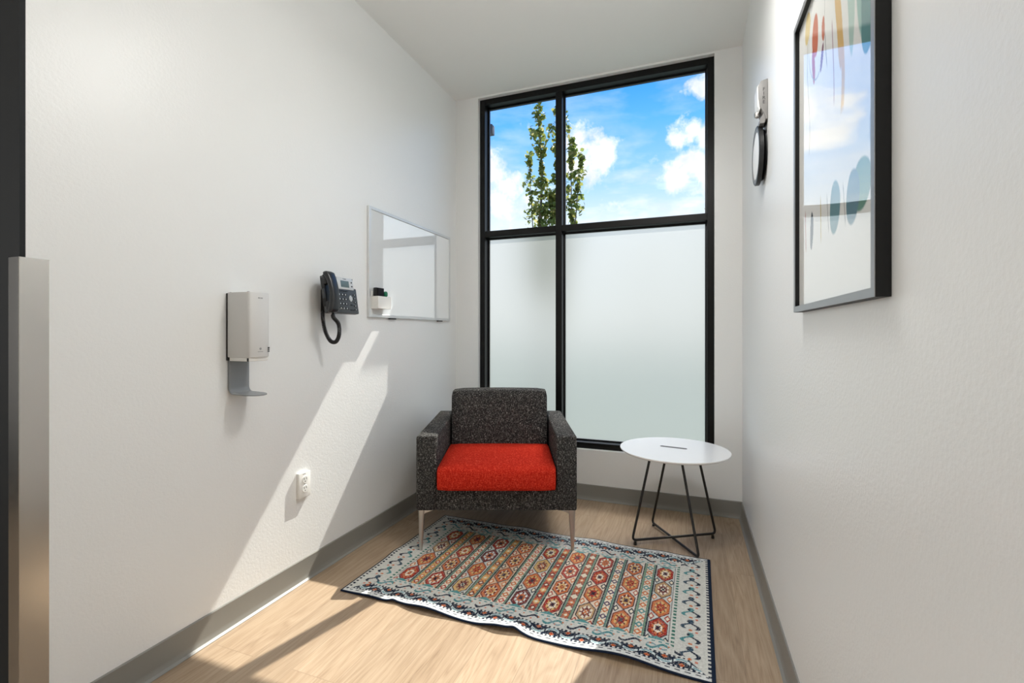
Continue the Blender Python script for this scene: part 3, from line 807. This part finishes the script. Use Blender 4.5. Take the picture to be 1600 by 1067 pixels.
def art_mesh():
    nu, nv = 220, 300
    y0, y1, z0, z1 = AY0+fwid, AY1-fwid, AZ0+fwid, AZ1-fwid
    Y, Z = np.meshgrid(np.linspace(y0, y1, nu+1), np.linspace(z0, z1, nv+1), indexing='ij')
    C = np.ones((nu+1, nv+1, 3))*np.array(srgb(240, 240, 236))
    wob = .012*np.sin(Z*21+1)+.008*np.sin(Z*37+2)
    def blob(yc, zc, ry, rz, c, sk=0, p=2.0, a=1.0):
        d = np.abs((Y-yc-sk*(Z-zc)-wob*.4)/ry)**p+np.abs((Z-zc)/rz)**p
        m = np.clip((1-d)*6, 0, 1)[..., None]*a
        C[:] = C*(1-m)+np.array(srgb(*c))*m
    def loop(yc, zc, ry, rz, c, w=.07, sk=0):
        d = np.sqrt(((Y-yc-sk*(Z-zc)-wob*.3)/ry)**2+((Z-zc)/rz)**2)
        m = np.clip((w-np.abs(d-1))*30, 0, 1)[..., None]
        C[:] = C*(1-m)+np.array(srgb(*c))*m
    def stroke(yc, zc, w, hl_, c, amp=.012, fr_=18, ph=0):
        path = yc+amp*np.sin(Z*fr_+ph)
        m = (np.clip((w-np.abs(Y-path))*400, 0, 1)*np.clip((hl_-np.abs(Z-zc))*60, 0, 1))[..., None]
        C[:] = C*(1-m)+np.array(srgb(*c))*m
    tl, org, yl, mint, purp, dk = (86, 138, 138), (206, 116, 86), (222, 182, 112), (182, 208, 198), (140, 76, 104), (92, 96, 104)
    blob(1.00, 1.80, .06, .16, (150, 190, 180)); blob(.985, 1.72, .045, .10, tl); blob(1.00, 1.67, .03, .05, tl)
    blob(1.085, 1.80, .022, .14, mint); blob(1.165, 1.80, .020, .13, yl, .08); stroke(1.15, 1.70, .012, .12, yl)
    blob(1.355, 1.865, .030, .055, org, .1); blob(1.375, 1.80, .014, .05, (190, 96, 76)); blob(1.30, 1.78, .012, .03, purp, -.5); blob(1.28, 1.84, .014, .03, org)
    loop(1.345, 1.87, .075, .115, (140, 142, 140), .03); stroke(1.26, 1.78, .003, .05, dk); stroke(1.43, 1.75, .003, .16, (150, 142, 110))
    stroke(1.21, 1.72, .004, .10, (176, 140, 150), .006); blob(1.22, 1.93, .02, .05, mint); blob(1.44, 1.93, .03, .04, (228, 206, 150))
    stroke(1.46, 1.40, .004, .06, (170, 60, 52), .004); blob(1.40, 1.39, .016, .05, dk); stroke(1.31, 1.40, .004, .06, (190, 168, 70), .004)
    blob(1.20, 1.40, .040, .06, (106, 148, 156)); blob(1.03, 1.40, .055, .05, (104, 150, 132)); blob(1.08, 1.39, .042, .055, (96, 134, 148)); stroke(1.13, 1.39, .003, .05, (120, 122, 122)); stroke(1.25, 1.4, .003, .05, (130, 132, 132))
    stroke(.97, 1.40, .003, .12, (160, 160, 156), .01)
    bow = -.0025*np.sin((Y-y0)/(y1-y0)*PI)*np.sin((Z-z0)/(z1-z0)*PI)
    X = AX+.0115-bow
    co = np.stack([X, Y, Z], -1).reshape(-1, 3); n = len(co)
    idx = np.arange(n).reshape(nu+1, nv+1)
    q = np.stack([idx[:-1, :-1], idx[:-1, 1:], idx[1:, 1:], idx[1:, :-1]], -1).reshape(-1, 4)
    me = bpy.data.meshes.new('glazed_print'); me.from_pydata(co.tolist(), [], q.tolist())
    for p in me.polygons: p.use_smooth = True
    at = me.color_attributes.new('pattern', 'FLOAT_COLOR', 'POINT')
    cols = np.ones((n, 4), dtype=np.float32); cols[:, :3] = C.reshape(-1, 3); at.data.foreach_set('color', cols.ravel())
    return me
M['art'] = attr_mat('glazed_print', .6, .2, coat=1, coat_ior=4.6)
o = link_mesh('glazed_print', art_mesh(), M['art'], art); o.data.transform(Matrix.Translation(-Vector(art.location)))

# ------------------------------------------------------------------ fire device on the right wall
fd = thing('fire_alarm', 'grey alarm reading FIRE above a round black rimmed disc on the right wall', 'fire alarm', (XR, 2.25, 1.75))
fl = lambda mb, name, m, par=None, **k: bl(mb, name, m, par, fd, **k)
# wedge housing: profile in x-z, deep at the top, pinched towards the foot
hp = [(XR-.0005, 2.176), (XR-.026, 2.170), (XR-.036, 2.150), (XR-.034, 2.100), (XR-.030, 2.065), (XR-.014, 2.036), (XR-.008, 2.010), (XR-.0005, 2.010)]
fl(MB().prism(hp, 'y', 2.180, 2.275, .002, 2), 'housing', M['grey_device'], smooth=30)
fl(MB().prism([(XR-.0335, 2.158), (XR-.040, 2.148), (XR-.038, 2.07), (XR-.030, 2.05), (XR-.028, 2.06)], 'y', 2.186, 2.269, .001, 1), 'cover', M['white_plastic'], smooth=30)
for k, chx in enumerate('FIRE'):
    t_ = text_mesh('lettering', chx, .0195, basis((XR-.0155, 2.1796, 2.133-k*.0175), (1, 0, 0), (0, 0, 1)), M['dark_mark'], fd)
    t_.data.transform(Matrix.Translation(-Vector(fd.location)))
st = MB().lathe([(.004, -.010), (.011, -.006), (.013, .003), (.012, .010), (.006, .016)], (XR-.034, 2.225, 2.045), 'z', 20)
fl(st, 'strobe', M['chrome'])
fl(MB().prism([(XR-.014, 2.040), (XR-.030, 2.012), (XR-.030, 1.996), (XR-.012, 1.996), (XR-.004, 2.03)], 'y', 2.184, 2.262, .001, 1), 'bracket', M['grey_device'], smooth=30)
fl(MB().lathe([(.0025, 0), (.0025, .001)], (XR-.0, 2.2, 2.0), 'x', 10), 'screw', M['dark_mark'])
DC = (XR, 2.292, 1.897); RD = .124
fl(MB().lathe([(RD*.80, -.0005), (RD*.86, -.006), (RD*.80, -.014)], DC, 'x', 56), 'back_plate', M['black_plastic'])
fl(MB().lathe([(RD*.9, -.014), (RD, -.016), (RD, -.030), (RD*.975, -.033), (RD*.93, -.033), (RD*.92, -.030), (.001, -.030)], DC, 'x', 64), 'rim', M['black_plastic'], smooth=30)
fl(MB().lathe([(.001, -.0385), (RD*.3, -.0375), (RD*.6, -.0345), (RD*.80, -.031), (RD*.80, -.0295)], DC, 'x', 64), 'face', M['white_plastic'], smooth=30)
fl(MB().lathe([(RD*.80, -.0302), (RD*.80, -.0325), (RD*.925, -.0325), (RD*.925, -.0302)], DC, 'x', 64), 'bezel_ring', M['grey_device'], smooth=30)

# ------------------------------------------------------------------ camera
cam = bpy.data.cameras.new('camera'); co_ = bpy.data.objects.new('camera', cam); COL.objects.link(co_)
co_.location = (0, 0, 1.128); co_.rotation_euler = (PI/2, 0, TH)
cam.sensor_fit = 'HORIZONTAL'; cam.sensor_width = 36; cam.lens = 735.5/1600*36; cam.shift_y = -13/1600; cam.clip_start = .02
SC.camera = co_

# ------------------------------------------------------------------ light
def light(name, kind, loc, energy, rot=(0, 0, 0), col=(1, 1, 1), size=None):
    l = bpy.data.lights.new(name, kind); o = bpy.data.objects.new(name, l); COL.objects.link(o)
    o.location = loc; o.rotation_euler = rot; l.energy = energy; l.color = col
    if kind == 'AREA': l.shape = 'RECTANGLE'; l.size, l.size_y = size
    return o
sun = light('sun', 'SUN', (0, 6, 6), 4.65, col=(1, .95, .87)); sun.data.angle = math.radians(.35)
sun.rotation_euler = Vector((-.25, -1, -1.235)).to_track_quat('-Z', 'Y').to_euler()
CW = (1, .99, .965)
light('fill_uplight', 'AREA', (-.10, .90, 2.20), 6, rot=(PI, 0, 0), col=CW, size=(.6, .5))  # added fill facing up to brighten the ceiling, no fixture behind it
light('fill_downlight', 'AREA', (-.10, 1.60, 2.60), 8, col=CW, size=(.4, .2))  # unseen fill above the view, added for wall brightness, not a real lamp
light('fill_downlight', 'AREA', (-.45, 1.60, 2.60), 2, col=CW, size=(.8, .2))  # second added fill, wider and weaker, also without a lamp
light('hall_fill', 'AREA', (-3.9, -1.8, 1.5), 30, rot=(PI/2, 0, -PI/2), col=CW, size=(1.3, 2.0))  # made-up fill from the hallway side

# ------------------------------------------------------------------ sky
wd = bpy.data.worlds.new('sky'); SC.world = wd; wd.use_nodes = True
nt = wd.node_tree; nt.nodes.clear()
class W: node_tree = nt
tc = node(W, 'ShaderNodeTexCoord')
sp = node(W, 'ShaderNodeSeparateXYZ'); link(W, tc.outputs['Generated'], sp.inputs[0])
base = ramp(W, sp.outputs['Z'], [(0, srgb(205, 212, 214)), (.22, srgb(214, 228, 240)), (.31, srgb(148, 198, 248)), (.40, srgb(96, 174, 250)), (.47, srgb(62, 152, 244)), (1, srgb(60, 140, 235))])
def noise(scale, det, ro=.55, vs=(1, 1, 1)):
    mp = node(W, 'ShaderNodeMapping'); mp.inputs['Scale'].default_value = vs; link(W, tc.outputs['Generated'], mp.inputs['Vector'])
    n = node(W, 'ShaderNodeTexNoise'); n.inputs['Scale'].default_value = scale; n.inputs['Detail'].default_value = det; n.inputs['Roughness'].default_value = ro
    link(W, mp.outputs['Vector'], n.inputs['Vector']); return n.outputs['Fac']
def blob(c, r):
    v = node(W, 'ShaderNodeVectorMath'); v.operation = 'DISTANCE'; link(W, tc.outputs['Generated'], v.inputs[0]); v.inputs[1].default_value = c
    return math_n(W, 'SUBTRACT', 1, math_n(W, 'DIVIDE', v.outputs['Value'], r), True)
def ssum(l):
    o = l[0]
    for x in l[1:]: o = math_n(W, 'MAXIMUM', o, x)
    return o
bl_ = ssum([blob((-.188, .918, .342), 0.077), blob((-.197, .915, .366), 0.062), blob((-.17, .925, .330), 0.062), blob((-.02, .926, .368), 0.043), blob((.01, .926, .378), 0.050), blob((.035, .93, .366), 0.062), blob((-.015, .953, .296), 0.056), blob((.01, .953, .314), 0.056), blob((.04, .95, .29), 0.075), blob((.02, .90, .432), 0.037), blob((.04, .90, .447), 0.044), blob((-.37, .87, .322), 0.056), blob((-.36, .886, .275), 0.075), blob((-.30, .886, .25), 0.075), blob((.22, .90, .34), 0.125), blob((.4, .84, .38), 0.150)])
n1 = noise(17, 9, .6); n2 = noise(7, 6, .6, (1, 1, 3.5))
cum = math_n(W, 'MULTIPLY', math_n(W, 'ADD', math_n(W, 'MULTIPLY', bl_, .9), math_n(W, 'MULTIPLY', math_n(W, 'SUBTRACT', n1, .62), 2.4)), 2.6, True)
cir = math_n(W, 'MULTIPLY', math_n(W, 'SUBTRACT', n2, .44), 3.0, True)
low = math_n(W, 'SUBTRACT', 1, math_n(W, 'DIVIDE', math_n(W, 'SUBTRACT', sp.outputs['Z'], .22), .17), True)
cir = math_n(W, 'MULTIPLY', cir, math_n(W, 'ADD', math_n(W, 'MULTIPLY', low, .9), .28))
cl = math_n(W, 'MAXIMUM', cum, cir)
shade = ramp(W, noise(22, 5), [(.35, srgb(214, 220, 232)), (.6, srgb(250, 250, 250))])
mx = node(W, 'ShaderNodeMix'); mx.data_type = 'RGBA'
link(W, cl, mx.inputs['Factor']); link(W, base, mx.inputs['A']); link(W, shade, mx.inputs['B'])
bg = node(W, 'ShaderNodeBackground'); bg.inputs['Strength'].default_value = .84
link(W, mx.outputs['Result'], bg.inputs['Color'])
ow = node(W, 'ShaderNodeOutputWorld'); link(W, bg.outputs[0], ow.inputs[0])

# ------------------------------------------------------------------ view
SC.view_settings.view_transform = 'Standard'; SC.view_settings.look = 'None'
SC.view_settings.gamma = 1; SC.view_settings.exposure = .70; SC.view_settings.use_curve_mapping = False
cy_ = SC.cycles
cy_.use_denoising = True; cy_.max_bounces = 10; cy_.diffuse_bounces = 6; cy_.sample_clamp_indirect = 6
